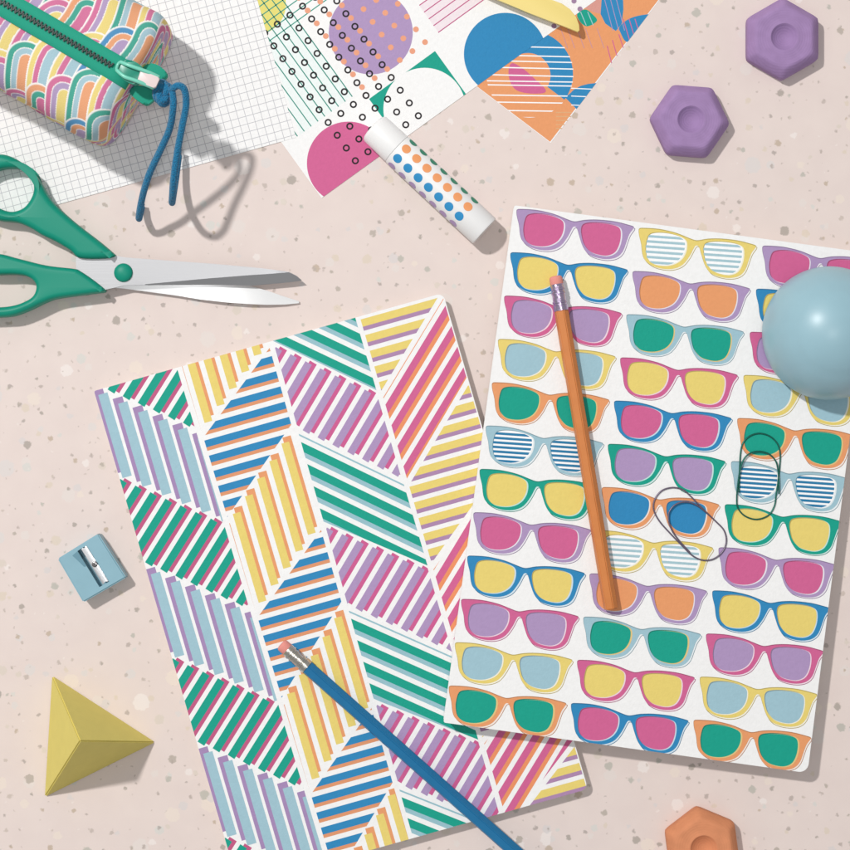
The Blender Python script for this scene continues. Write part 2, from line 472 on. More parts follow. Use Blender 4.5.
for i in range(7):
    q = (Ln(Lk_[i]), An(Ak_[i]), An(Ak_[i + 1]), Ln(Lk_[i + 1]))
    if i % 2 == 1: cell(*q, (-vdir[0], -vdir[1]), 16.6, 9.6, -4.0, 'sky', (164, 136, 180), 3.2, -3.0, True)
    else: cell(*q, (.53, -.848), 16.3, 7.9, 3.3, 'teal', (192, 88, 130), 0.5, -2.5, True)
Bk2 = [246, 342, 425, 524, 602, 702, 783, 884]
Ak2 = [343.5, 437, 523, 617, 704, 794, 884, 974]
for i in range(7):
    q = (An(Ak2[i]), Bn(Bk2[i]), Bn(Bk2[i + 1]), An(Ak2[i + 1]))
    if i % 2 == 1: cell(*q, udir, 15.8, 7.2, 3.0, 'blue', (222, 150, 108), 3.2, 0, False)
    else: cell(*q, (-vdir[0], -vdir[1]), 16.6, 8.0, 2.7, 'yellow', (230, 156, 106), 6.0, -3.0, True)
Bk3 = [251, 342, 430, 523, 607, 700.6, 786, 880]
Ck3 = [302, 394, 483, 569, 656, 743, 830, 917]
for i in range(7):
    q = (Bn(Bk3[i]), Cn(Ck3[i]), Cn(Ck3[i + 1]), Bn(Bk3[i + 1]))
    if i % 2 == 1: cell(*q, (.51, -.86), 16.4, 7.4, 3.5, 'lilac', (204, 92, 144), 1.0, -2.5, True)
    else: cell(*q, (Cn(Ck3[i])[0] - Bn(Bk3[i])[0], Ck3[i] - Bk3[i]), 17.2, 8.0, 3.8, 'teal', (150, 190, 200), 6.4, 0, False, 2.0)
Ck4 = [302, 397, 485, 569, 656, 743, 831, 918]
Dk4 = [200, 292, 378, 474.5, 559.5, 656, 741, 837]
for i in range(7):
    q = (Cn(Ck4[i]), Dn(Dk4[i]), Dn(Dk4[i + 1]), Cn(Ck4[i + 1]))
    if i % 2 == 1: cell(*q, (.518, -.855), 15.8, 6.8, 3.6, 'pink', (234, 146, 98), 5.6, 0, False)
    else: cell(*q, udir, 16.3, 7.6, 3.6, 'yellow', (172, 134, 172), 1.5, 0, False)
T1 = 14.0
notebook('notebook with rainbow striped chevron cover, lying under the corner of the other notebook', [A0, A1, A2, A3], [2, 7, 7, 2], T1, lambda x, y: 0.0, nb1)

# -- notebook with sunglasses
nb2 = Print(rounded([(514.3, 205.3), (514.3 + 362 * .991, 205.3 + 362 * .133), (807.5, 773), (443.5, 722.5)], [2, 8, 9, 2]))
zz = lambda p: ((p[0]) / 6.07 + 500 - 516, (p[1]) / 6.07 + 200 - 208)
FR = [(100, 62), (106, 54), (120, 51), (190, 54), (250, 62), (330, 82), (400, 110), (438, 124), (465, 126), (520, 117), (600, 116), (700, 127), (780, 147), (808, 156),
      (812, 163), (806, 176), (785, 205), (768, 250), (745, 310), (710, 343), (660, 355), (600, 350), (540, 328), (505, 285), (482, 220), (468, 172), (455, 158), (440, 166),
      (410, 222), (370, 273), (320, 297), (260, 301), (190, 285), (140, 250), (122, 210), (115, 150), (102, 95)]
LL = [(148, 150), (165, 97), (205, 82), (270, 84), (335, 99), (378, 122), (388, 155), (378, 205), (348, 248), (300, 273), (245, 279), (188, 268), (156, 238), (146, 195)]
LR = [(496, 180), (506, 150), (538, 138), (600, 136), (675, 145), (722, 163), (734, 200), (726, 260), (700, 312), (655, 334), (600, 330), (548, 310), (515, 270), (501, 225)]
FR = catmull([zz(p) for p in FR], 3); LL = catmull([zz(p) for p in LL], 4); LR = catmull([zz(p) for p in LR], 4)
def dk(c, f=.72): return tuple(int(v * f) for v in COL[c])
def lt(c, f=.55): return tuple(int(v + (246 - v) * f) for v in COL[c])
def mv(p, dx, dy): return [(x + dx, y + dy) for x, y in p]
class Glass: pass
def glasses(x, y, fc, lc, seed):
    r = random.Random(seed)
    A = lambda poly, c, ly: nb2.add(mv(poly, x, y), c, ly)
    jx, jy = r.uniform(-.25, .35), r.uniform(-.25, .25)
    A(mv(FR, 1.15 + jx, 1.7 + jy), dk(fc, .74), 1)                  # thin out-of-register keyline
    A(offset(mv(FR, 1.15 + jx, 1.7 + jy), .62), lt(fc, .84), 2)
    A(FR, dk(fc, .8), 3)
    A(mv(offset(FR, .4), .05, .5), fc, 4)
    for lens in (LL, LR):
        A(mv(lens, -.7, -.65), dk(fc if lc in ('S', 'L') else lc, .78), 5)
        A(mv(offset(lens, -.35), .95 + jx, .5), lt(fc, .25) if lc != 'teal' else (226, 196, 130), 5.5)
        A(mv(offset(lens, -.1), .95 + jx, .5), lt(fc, .78) if lc != 'teal' else (226, 196, 130), 6)
        if lc in ('S', 'L'):
            A(lens, 'halo', 7)
            ys = [p[1] for p in lens]; yy = min(ys) - 2; per, w = (4.55, 2.5) if lc == 'S' else (5.2, 2.5)
            while yy < max(ys) + 3:
                c = clip(strip((-10, yy - 1.2), (130, yy + 8.6), w), mv(offset(lens, .3), -.8, 0))
                if c: A(c, 'deep' if lc == 'S' else 'mist', 8)
                yy += per
        else:
            A(mv(offset(lens, .15), .1, .1), lc, 7)
col13 = [('lilac', 'pink'), ('blue', 'yellow'), ('pink', 'lilac'), ('yellow', 'sky'), ('orange', 'teal'), ('sky', 'S'), ('teal', 'yellow')]
col2 = [('yellow', 'L'), ('lilac', 'orange'), ('sky', 'teal'), ('pink', 'yellow'), ('blue', 'pink'), ('teal', 'lilac'), ('orange', 'blue')]
for bx, by, sx, sy, cols in ((516, 208.5, -6.15, 43.33, col13), (638.2, 227.4, -6.15, 43.2, col2), (761.8, 245.2, -6.25, 43.1, col13)):
    for k in range(12): glasses(bx + sx * k, by + sy * k, *cols[k % 7], k * 31 + int(bx))
U2, V2 = (.991, .133), (-.134, .991)
B0 = (514.3, 205.3)
T2 = 18.0
def zb2(x, y):
    dx, dy = x - B0[0], y - B0[1]
    u = dx * U2[0] + dy * U2[1]; v = dx * V2[0] + dy * V2[1]
    return T1 + 0.4 - .0332 * ((u - 5) * .905 - (v - 235) * .427)
B1 = (B0[0] + 362 * U2[0], B0[1] + 362 * U2[1])
pl2 = notebook('white notebook printed with rows of colourful sunglasses, resting partly on the striped notebook', [B0, B1, (807.5, 773), (443.5, 722.5)], [2, 8, 9, 2], T2, zb2, nb2)
def top2(x, y, off=0.0):
    """world point sitting 'off' above the sunglasses cover, seen at (x, y)"""
    rx, ry, z = pl2(x, y, T2 + off)
    return Vector(((rx - CX) * S, -(ry - CY) * S, z * S))

# ------------------------------------------------------------------ pencils
def pencil(label, a, b, body_rgb, ferrule_rgb, nm, endcol):
    """a: world point of eraser end axis, b: far end axis"""
    ax = (b - a).normalized(); L = (b - a).length
    side = ax.cross(Vector((0, 0, 1))).normalized(); up = side.cross(ax).normalized()
    root = empty('pencil', a.lerp(b, .5) - up * 7 * S, label, 'pencil', 'pencils')
    def ring(bm, t, r, n, ph=0):
        return [bm.verts.new(a + ax * t * S + (side * math.cos(ph + 2 * math.pi * k / n) + up * math.sin(ph + 2 * math.pi * k / n)) * r * S) for k in range(n)]
    def loft(bm, rs, cap0=True, cap1=True):
        for r0, r1 in zip(rs, rs[1:]):
            n = len(r0)
            for k in range(n): bm.faces.new((r0[k], r0[(k + 1) % n], r1[(k + 1) % n], r1[k]))
        if cap0: bm.faces.new(rs[0][::-1])
        if cap1: bm.faces.new(rs[-1])
        bmesh.ops.recalc_face_normals(bm, faces=bm.faces)
    bm = bmesh.new(); Lp = L / S
    rs = [ring(bm, 33, 7.35, 6, math.radians(-14)), ring(bm, Lp, 7.35, 6, math.radians(-14))]
    loft(bm, rs)
    bmesh.ops.bevel(bm, geom=[e for e in bm.edges], offset=.8 * S, segments=2, affect='EDGES')
    from_bm('body', bm, mat(nm, body_rgb, .42, .35, bump=(.6, .1, .3), vary=.04, vscale=.08), root, smooth=True, autos=25)
    bm = bmesh.new()
    prof = [(8, 6.3), (8.6, 6.8), (12, 6.8), (12.4, 7.3), (14, 7.3), (14.4, 6.5), (16, 6.5), (16.4, 7.3), (18, 7.3), (18.4, 6.6), (25, 6.6), (25.4, 7.3), (27, 7.3), (27.4, 6.5), (29, 6.5), (29.4, 7.3), (34.5, 7.3), (35, 6.6)]
    loft(bm, [ring(bm, t, r, 28) for t, r in prof])
    from_bm('ferrule', bm, mat('ferrule_' + nm, ferrule_rgb, .28, .5, metal=1.0, bump=(.22, .5, 1.2, 1)), root, smooth=True, autos=40)
    bm = bmesh.new()
    loft(bm, [ring(bm, t, r, 24) for t, r in ((0, 3.5), (.4, 5.0), (1.3, 6.1), (3, 6.5), (8.3, 6.5), (9, 6.2))])
    from_bm('eraser_tip', bm, mat('pink_rubber', (228, 148, 138), .8, .2, bump=(.7, .4, .6)), root, smooth=True)
    bm = bmesh.new()
    loft(bm, [ring(bm, Lp - .3, 2.2, 16), ring(bm, Lp + .25, 2.1, 16)])
    from_bm('lead', bm, mat('graphite_and_slot_shade', (52, 48, 48), .45), root)
    return root
pencil('orange hexagonal pencil with a pink rubber end, lying on the sunglasses notebook', top2(555.5, 276, 7.2), top2(611, 609, 7.2), (206, 126, 66), (196, 178, 205), 'orange_lacquer', None)
pencil('blue hexagonal pencil with a pink rubber end, lying on the striped chevron notebook', W(281, 644, T1 + 7.3), W(281 + .748 * 425, 644 + .664 * 425, T1 + 7.3), (30, 112, 160), (205, 200, 190), 'blue_lacquer', None)

# ------------------------------------------------------------------ paper clips
def arc(c, rx, ry, a0, a1, n=14, rot=0):
    o = []
    for k in range(n + 1):
        t = math.radians(a0 + (a1 - a0) * k / n); x, y = rx * math.cos(t), ry * math.sin(t)
        o.append((c[0] + x * math.cos(rot) - y * math.sin(rot), c[1] + x * math.sin(rot) + y * math.cos(rot)))
    return o
def clip_obj(pts, zs, rgb, nm, label):
    path2 = []
    q = catmull([(x / 5 + 630, y / 5 + 420, z) for (x, y), z in zip(pts, zs)], 6, closed=False)
    path = [top2(x, y, z) for x, y, z in q]
    bm = bmesh.new(); tube(bm, path, 0.78 * S, 10)
    c = top2(sum(p[0] for p in q) / len(q), sum(p[1] for p in q) / len(q), 0)
    o = from_bm('paper_clip', bm, mat(nm, rgb, .35, .5, metal=.55), None, c, smooth=True)
    tag(o, label, 'paper clip', 'paper clips')
c1 = [(430, 508), (360, 440), (300, 378), (262, 348), (212, 338), (160, 353), (125, 395), (118, 445), (145, 503), (200, 566), (262, 630), (312, 678), (365, 701), (420, 694),
      (465, 655), (482, 605), (470, 552), (432, 510), (380, 462), (335, 427), (285, 410), (232, 420), (198, 455), (193, 500), (212, 556), (250, 608), (298, 660)]
z1 = [1.0] * 18 + [1.6, 2.4, 2.8, 2.8, 2.8, 2.8, 2.7, 2.6, 2.6]
clip_obj(c1, z1, (112, 100, 118), 'grey_wire', 'dark grey paper clip lying slanted across a blue sunglasses lens')
c2 = [(546, 362), (547, 300), (549, 230), (553, 165), (565, 115), (600, 80), (648, 67), (700, 82), (738, 120), (751, 170), (748, 240), (740, 310), (731, 370), (722, 430),
      (690, 478), (632, 497), (575, 480), (540, 440), (534, 390), (541, 310), (553, 240), (570, 195), (600, 167), (645, 157), (695, 170), (728, 205), (740, 250), (744, 310), (745, 370)]
z2 = [1.0] * 18 + [1.4, 2.6, 2.9, 2.9, 2.9, 2.9, 2.9, 2.9, 2.8, 2.7, 2.7]
clip_obj(c2, z2, (24, 100, 86), 'green_wire', 'dark green paper clip standing straight up and down over the blue striped sunglasses')

# ------------------------------------------------------------------ ball
bm = bmesh.new()
bc = top2(825.5, 334, 0); R = 67.2 * (H - 50) / H; hc = .27 * R
n, mrows = 96, 44; rings = []
for i in range(mrows + 1):
    th = math.pi * i / mrows
    r = R * math.sin(th); zc = math.cos(th)
    z = hc + (R * zc if zc > 0 else hc * zc)
    g = math.exp(-((r - 43) / 2.2) ** 2) * (.55 if zc > 0 else 0)
    z -= g
    if i in (0, mrows): rings.append([bm.verts.new(bc + Vector((0, 0, z * S)))])
    else: rings.append([bm.verts.new(bc + Vector((r * math.cos(2 * math.pi * k / n) * S, r * math.sin(2 * math.pi * k / n) * S, z * S))) for k in range(n)])
for i in range(mrows):
    a, b = rings[i], rings[i + 1]
    for k in range(n):
        k2 = (k + 1) % n
        if len(a) == 1: bm.faces.new((a[0], b[k], b[k2]))
        elif len(b) == 1: bm.faces.new((a[k], b[0], a[k2]))
        else: bm.faces.new((a[k], b[k], b[k2], a[k2]))
bmesh.ops.recalc_face_normals(bm, faces=bm.faces)
ball = from_bm('ball', bm, mat('blue_rubber', (150, 186, 198), .36, .5, bump=(.04, .03, 2.0), vary=.02), None, bc, smooth=True)
tag(ball, 'round pale blue glossy ball sitting on the top right of the sunglasses notebook', 'ball')

# ------------------------------------------------------------------ hexagonal erasers
def hex_eraser(cx, cy, Rh, a0, rgb, nm, label, seed):
    Ht = 23
    base = W(cx, cy, 8); base.z = 0
    bm = bmesh.new(); N = 96
    def hexr(th, R):
        t = (th - math.radians(a0)) % (math.pi / 3) - math.pi / 6
        return R * math.cos(math.pi / 6) / math.cos(t)
    prof = [(.96, 0, 0), (1.0, 2.0, 0), (1.0, 12, 0), (.985, 14.5, 0), (.83, Ht - 2.0, 0), (.79, Ht - .5, .02), (.74, Ht, .06)]
    nr = 22
    rings = []
    def ringf(sc, z, mixc, rc=None):
        vs = []
        for k in range(N):
            th = 2 * math.pi * k / N
            rh = hexr(th, Rh * sc)
            rh -= max(0, (rh - Rh * sc * .955)) * .45
            r = rh * (1 - mixc) + (rc if rc else Rh * sc * .9) * mixc
            zz_ = z
            vs.append(bm.verts.new(base + Vector((r * math.cos(th), r * math.sin(th), zz_)) * S))
        rings.append(vs)
    for sc, z, mx in prof: ringf(sc, z, mx)
    r_start = Rh * .74; r_d = 12.0
    for i in range(1, 5):
        t = i / 5; rr = r_start + (r_d + 2 - r_start) * t
        ringf(rr / Rh, Ht - .35 * math.sin(math.pi * t), t, rr)
    for i in range(0, 9):
        t = i / 9; rr = (r_d + 1.2) * (1 - t) + .3
        x = rr / (r_d + 1.2)
        ringf(1, Ht - 7.5 * (1 - x ** 2.1), 1, rr)
    for a, b in zip(rings, rings[1:]):
        for k in range(N): bm.faces.new((a[k], a[(k + 1) % N], b[(k + 1) % N], b[k]))
    bm.faces.new(rings[0][::-1]); bm.faces.new(rings[-1])
    o = from_bm('eraser', bm, rubber(nm, rgb), None, base, smooth=True, autos=38)
    tag(o, label, 'eraser', 'hexagonal erasers')
def rubber(nm, rgb):
    if nm in MATS: return MATS[nm]
    m, nt, b = nodemat(nm); vec = texco(nt)
    b.inputs['Roughness'].default_value = .75; b.inputs['Specular IOR Level'].default_value = .2
    big = nt.nodes.new('ShaderNodeTexNoise'); big.inputs['Scale'].default_value = .09; big.inputs['Detail'].default_value = 7; nt.links.new(vec, big.inputs['Vector'])
    ramp = nt.nodes.new('ShaderNodeValToRGB'); ramp.color_ramp.elements[0].position = .33; ramp.color_ramp.elements[1].position = .68
    ramp.color_ramp.elements[0].color = (*L3(tuple(int(c * .975) for c in rgb)), 1); ramp.color_ramp.elements[1].color = (*L3(tuple(min(250, int(c * 1.025)) for c in rgb)), 1)
    nt.links.new(big.outputs['Fac'], ramp.inputs['Fac']); nt.links.new(ramp.outputs['Color'], b.inputs['Base Color'])
    # fine moulding rings plus grain
    sep = nt.nodes.new('ShaderNodeSeparateXYZ'); nt.links.new(vec, sep.inputs[0])
    cmb = nt.nodes.new('ShaderNodeCombineXYZ'); nt.links.new(sep.outputs[0], cmb.inputs[0]); nt.links.new(sep.outputs[1], cmb.inputs[1])
    ln = nt.nodes.new('ShaderNodeVectorMath'); ln.operation = 'LENGTH'; nt.links.new(cmb.outputs[0], ln.inputs[0])
    nz = nt.nodes.new('ShaderNodeTexNoise'); nz.inputs['Scale'].default_value = .5; nz.inputs['Detail'].default_value = 5; nt.links.new(vec, nz.inputs['Vector'])
    m1 = nt.nodes.new('ShaderNodeMath'); m1.operation = 'MULTIPLY_ADD'; m1.inputs[1].default_value = 1.2; nt.links.new(nz.outputs['Fac'], m1.inputs[0])
    m0 = nt.nodes.new('ShaderNodeMath'); m0.operation = 'MULTIPLY'; m0.inputs[1].default_value = 2.6; nt.links.new(ln.outputs['Value'], m0.inputs[0]); nt.links.new(m0.outputs[0], m1.inputs[2])
    sn = nt.nodes.new('ShaderNodeMath'); sn.operation = 'SINE'; nt.links.new(m1.outputs[0], sn.inputs[0])
    m2 = nt.nodes.new('ShaderNodeMath'); m2.operation = 'MULTIPLY_ADD'; m2.inputs[1].default_value = 3.0; nt.links.new(nz.outputs['Fac'], m2.inputs[0]); nt.links.new(sn.outputs[0], m2.inputs[2])
    add_bump(nt, b, vec, 1, .16, .3, height=m2.outputs[0])
    MATS[nm] = m; return m
hex_eraser(782, 39.5, 41, 30, (160, 131, 176), 'purple_rubber', 'purple hexagonal eraser nearest the top right corner, one point facing up', 1)
hex_eraser(689.3, 121.5, 40, 55.6, (160, 131, 176), 'purple_rubber', 'purple hexagonal eraser closer to the sunglasses notebook, one flat side facing up', 2)
hex_eraser(702, 846, 40, 37.4, (216, 142, 102), 'orange_rubber', 'orange hexagonal eraser with round dimple below the sunglasses notebook', 3)

# ------------------------------------------------------------------ pyramid
pa, pb, pc = W(51.5, 675, 2), W(156, 742.5, 2), W(44, 798, 2)
ap = W(80, 741, 98); cen = (pa + pb + pc) / 3; cen.z = 0
bm = bmesh.new()
vs = [bm.verts.new(Vector((p.x, p.y, 0))) for p in (pa, pb, pc)]; va = bm.verts.new(ap)
bm.faces.new(vs)
for i in range(3): bm.faces.new((vs[i], vs[(i + 1) % 3], va))
bmesh.ops.recalc_face_normals(bm, faces=bm.faces)
bmesh.ops.bevel(bm, geom=list(bm.edges) + list(bm.verts), offset=1.5 * S, segments=3, affect='EDGES')
o = from_bm('eraser', bm, mat('yellow_rubber', (219, 203, 112), .7, .25, bump=(.9, .25, .5), vary=.03, vscale=.06), None, cen, smooth=True, autos=30)
tag(o, 'yellow three-sided pyramid eraser casting a shadow at the lower left', 'eraser')

# ------------------------------------------------------------------ sharpener
sh = [(57.5, 558.8), (98.2, 533.6), (126.2, 577.5), (83.2, 602.5)]
SHH = 19
base = W(91, 568, SHH / 2); base.z = 0
root = empty('pencil_sharpener', base, 'small pale blue wedge pencil sharpener with a silver blade, above the yellow pyramid', 'pencil sharpener')
body = mat('blue_plastic', (138, 178, 192), .42, .4, bump=(.8, .15, .4), vary=.03)
def lerp2(a, b, t): return (a[0] + (b[0] - a[0]) * t, a[1] + (b[1] - a[1]) * t)
def shp(u, v):  # u across (0..1 left to right), v along
    return lerp2(lerp2(sh[0], sh[1], u), lerp2(sh[3], sh[2], u), v)
bm = bmesh.new()
ou = [0, .44, .665, 1]; ov = [0, .075, .90, 1]
top = {}
def V(u, v, z): p = shp(u, v); q = W(*p, SHH); return bm.verts.new(Vector((q.x, q.y, z * S)))
# top frame with an open slot
g = {(i, j): V(ou[i], ov[j], SHH) for i in range(4) for j in range(4)}
for i in range(3):
    for j in range(3):
        if (i, j) == (1, 1): continue
        bm.faces.new((g[i, j], g[i, j + 1], g[i + 1, j + 1], g[i + 1, j]))
slot = [(1, 1), (2, 1), (2, 2), (1, 2)]
lo = [V(ou[i], ov[j], 6) for i, j in slot]
for k in range(4):
    bm.faces.new((g[slot[k]], g[slot[(k + 1) % 4]], lo[(k + 1) % 4], lo[k]))
bm.faces.new(lo)
per = [(0, 0), (1, 0), (2, 0), (3, 0), (3, 1), (3, 2), (3, 3), (2, 3), (1, 3), (0, 3), (0, 2), (0, 1)]
bot = [V(ou[i], ov[j], 0.2) for i, j in per]
for k in range(12): bm.faces.new((g[per[k]], g[per[(k + 1) % 12]], bot[(k + 1) % 12], bot[k]))
bm.faces.new(bot)
bmesh.ops.recalc_face_normals(bm, faces=bm.faces)
outer = [e for e in bm.edges if sum(1 for v in e.verts if v in [g[p] for p in per]) == 2 and any(v in g.values() for v in e.verts) and len(e.link_faces) == 2 and abs(e.link_faces[0].normal.dot(e.link_faces[1].normal)) < .5]
vert_e = [e for e in bm.edges if {e.verts[0], e.verts[1]} in [{g[per[k]], bot[k]} for k in (0, 3, 6, 9)]]
bmesh.ops.bevel(bm, geom=outer + vert_e, offset=1.3 * S, segments=3, affect='EDGES')
from_bm('body', bm, body, root, smooth=True, autos=35)
bm = bmesh.new()   # thumb groove left of blade, its shade painted as a flat darker patch
poly_slab(bm, [shp(.30, .10), shp(.435, .08), shp(.435, .42), shp(.385, .40), shp(.36, .30)], SHH, SHH + .25)
from_bm('thumb_groove_shade', bm, mat('groove_shade', (104, 146, 162), .5), root)
bm = bmesh.new()
poly_slab(bm, [shp(.525, .085), shp(.57, .08), shp(.585, .10), shp(.61, .10), shp(.625, .08), shp(.66, .085), shp(.66, .89), shp(.63, .885), shp(.61, .86), shp(.58, .86), shp(.565, .885), shp(.525, .89)], SHH - 1.2, SHH + 1.2, bevel=.3)
bl = from_bm('blade', bm, mat('bright_steel', (232, 232, 234), .3, .5, metal=.85, bump=(.5, .2, .3)), root, smooth=True, autos=30)
bm = bmesh.new(); c = shp(.60, .47)
poly_slab(bm, circle(*c, 3.0, 24), SHH + 1.2, SHH + 2.6, bevel=.7)
from_bm('screw', bm, mat('screw_steel', (150, 146, 146), .3, .5, metal=1), bl, smooth=True, autos=50)
bm = bmesh.new()
poly_slab(bm, strip((c[0] - 1.8, c[1] - 1.2), (c[0] + 1.8, c[1] + 1.2), .8), SHH + 2.5, SHH + 2.75)
from_bm('screw_slot', bm, mat('graphite_and_slot_shade', (52, 48, 48), .45), bl)  # dark strip on the screw top, stands for the shade in its slot

# ------------------------------------------------------------------ glue stick
r_g = 16.9
p0, p1 = W(373, 127, r_g), W(484.6, 231.4, r_g)
ax = (p1 - p0).normalized(); side = ax.cross(Vector((0, 0, 1))).normalized(); up = Vector((0, 0, 1)); Lg = (p1 - p0).length / S
off = 1.1
p0.z = p1.z = (r_g + .75) * S
root = empty('glue_stick', p0.lerp(p1, .5) - up * r_g * S, 'white glue stick with coloured polka dots, lying from the patterned sheet onto the table', 'glue stick')
def lathe(name, prof, m, par, n=64, autos=40):
    bm = bmesh.new(); rs = []
    for t, r in prof:
        rs.append([bm.verts.new(p0 + ax * t * S + (side * math.cos(2 * math.pi * k / n) + up * math.sin(2 * math.pi * k / n)) * r * S) for k in range(n)])
    for a, b in zip(rs, rs[1:]):
        for k in range(n): bm.faces.new((a[k], a[(k + 1) % n], b[(k + 1) % n], b[k]))
    bm.faces.new(rs[0]); bm.faces.new(rs[-1])
    bmesh.ops.recalc_face_normals(bm, faces=bm.faces)
    return bm
gw = mat('white_plastic', (240, 239, 238), .4, .4)
bm = lathe('cap', [(0, 11.5), (.5, 13.5), (1.8, 15.3), (3.6, 16.2), (32, 16.6), (32.4, 16.2)], gw, root)
from_bm('cap', bm, gw, root, smooth=True, autos=40)
bm = lathe('barrel', [(32.6, 16.2), (33, r_g - .15), (33.4, r_g), (Lg - 1.2, r_g), (Lg - .3, r_g - .4), (Lg, r_g - 1.4)], gw, root)
mats = [gw]; dots = [('green_dot', (14, 134, 104)), ('orange_dot', (240, 160, 104)), ('blue_dot', (48, 144, 200)), ('purple_dot', (172, 146, 190))]
for nm, c in dots: mats.append(mat(nm, c, .42, .4))
angs = [-63.5 + 45 * k for k in range(8)]
for ri, an in enumerate(angs):
    for k in range(7):
        t = 40.6 + 13.85 * k; n = 28; vs = []
        cen_v = None
        ring = []
        for q in range(n):
            aa = 2 * math.pi * q / n
            phi = math.radians(an) + 4.6 * math.sin(aa) / r_g
            # phi measured from straight up towards the lower-left side
            d = up * math.cos(phi) + side * math.sin(phi)
            ring.append(bm.verts.new(p0 + ax * (t + 4.6 * math.cos(aa)) * S + d * (r_g + .18) * S))
        # concentric inner ring for curvature
        prev = ring
        for f_ in (.66, .33):
            inner = []
            for q in range(n):
                aa = 2 * math.pi * q / n; phi = math.radians(an) + 4.6 * f_ * math.sin(aa) / r_g
                d = up * math.cos(phi) + side * math.sin(phi)
                inner.append(bm.verts.new(p0 + ax * (t + 4.6 * f_ * math.cos(aa)) * S + d * (r_g + .18) * S))
            for q in range(n):
                fc = bm.faces.new((prev[q], prev[(q + 1) % n], inner[(q + 1) % n], inner[q])); fc.material_index = 1 + ri % 4
            prev = inner
        fc = bm.faces.new(prev); fc.material_index = 1 + ri % 4
from_bm('barrel', bm, mats, root, smooth=True, autos=40)

# ------------------------------------------------------------------ scissors
def shape_mesh(outlines, z_mid, half, bev, name, m, parent, res=5):
    """outline + holes, rounded edges, by a filled 2D curve turned into a mesh"""
    cu = bpy.data.curves.new(name, 'CURVE'); cu.dimensions = '2D'; cu.fill_mode = 'BOTH'
    for pts in outlines:
        sp = cu.splines.new('POLY'); sp.points.add(len(pts) - 1); sp.use_cyclic_u = True
        for p, (x, y) in zip(sp.points, pts):
            w = W(x, y, z_mid + half * .5); p.co = (w.x / S / 100, w.y / S / 100, 0, 1)
    cu.bevel_depth = bev / 100; cu.bevel_resolution = res; cu.extrude = max(0, (half - bev)) / 100; cu.offset = -bev / 100
    tmp = bpy.data.objects.new('tmp', cu); C.objects.link(tmp)
    bpy.context.view_layer.update()
    dg = bpy.context.evaluated_depsgraph_get()
    me = bpy.data.meshes.new_from_object(tmp.evaluated_get(dg))
    bpy.data.objects.remove(tmp); bpy.data.curves.remove(cu)
    me.transform(Matrix.Scale(100 * S, 4)); me.transform(Matrix.Translation((0, 0, z_mid * S)))
    me.name = name; me.materials.clear(); me.materials.append(m)
    bm = bmesh.new(); bm.from_mesh(me); bmesh.ops.remove_doubles(bm, verts=bm.verts, dist=.02 * S); bm.to_mesh(me); bm.free()
    me.shade_smooth(); me.set_sharp_from_angle(angle=math.radians(40))
    return link_mesh(name, me, parent)
sc_root = empty('scissors', W(123, 272, 0), 'open pair of scissors with teal plastic handles and steel blades', 'scissors')
teal_pl = mat('teal_plastic', (10, 142, 118), .46, .3, bump=(.5, .06, .3))
up_out = catmull([(-2, 154.3), (9.4, 156), (21, 162), (33, 172), (41, 183.5), (47, 194), (54, 203.5), (68, 216.5), (82, 228), (99, 241), (112, 252), (115, 256), (105, 258.5), (80, 258), (70.6, 250.6), (56.5, 242), (42, 235), (30.6, 228), (17, 222.4), (-2, 220), (-22, 212), (-33, 194), (-32, 173), (-19, 158)], 5)
up_hole = catmull([(-2, 170), (9.4, 168), (21, 169.2), (29.4, 175), (33.6, 184.7), (33, 194), (28, 203.5), (21, 209.4), (10, 211.6), (-3, 207), (-14, 198), (-17, 186), (-12, 175)], 5)
lo_out = catmull([(-2, 253.8), (19, 258.8), (47, 265.6), (74, 268.8), (80, 271), (92, 279), (104, 288.5), (104.5, 291.5), (100, 292.6), (77.6, 295.5), (56.5, 298.5), (44.7, 302.6), (30.6, 309.4), (14, 315.6), (-2, 317.2), (-28, 317), (-52, 308), (-62, 288), (-52, 266), (-28, 255)], 5)
lo_hole = catmull([(-2, 274.6), (14, 274.4), (26, 276), (34, 281), (36.5, 288), (33, 296.5), (23.5, 302.4), (11.8, 306), (-2, 307.3), (-26, 307), (-42, 300), (-47, 288), (-40, 277), (-24, 274.6)], 5)
shape_mesh([up_out, up_hole], 13, 10.5, 6.2, 'handle', teal_pl, sc_root)
shape_mesh([lo_out, lo_hole], 13, 10.5, 5.0, 'handle', teal_pl, sc_root)
def steel(nm, rgb, rough):
    m, nt, b = nodemat(nm); vec = texco(nt)
    b.inputs['Base Color'].default_value = (*L3(rgb), 1); b.inputs['Metallic'].default_value = .8; b.inputs['Roughness'].default_value = rough
    mp = nt.nodes.new('ShaderNodeMapping'); mp.inputs['Scale'].default_value = (.02, .9, 1); nt.links.new(vec, mp.inputs['Vector'])
    nz = nt.nodes.new('ShaderNodeTexNoise'); nz.inputs['Scale'].default_value = 1; nz.inputs['Detail'].default_value = 4; nt.links.new(mp.outputs[0], nz.inputs['Vector'])
    add_bump(nt, b, vec, 1, .15, .3, height=nz.outputs['Fac'])
    return m
st = steel('blade_steel', (178, 178, 180), .36)
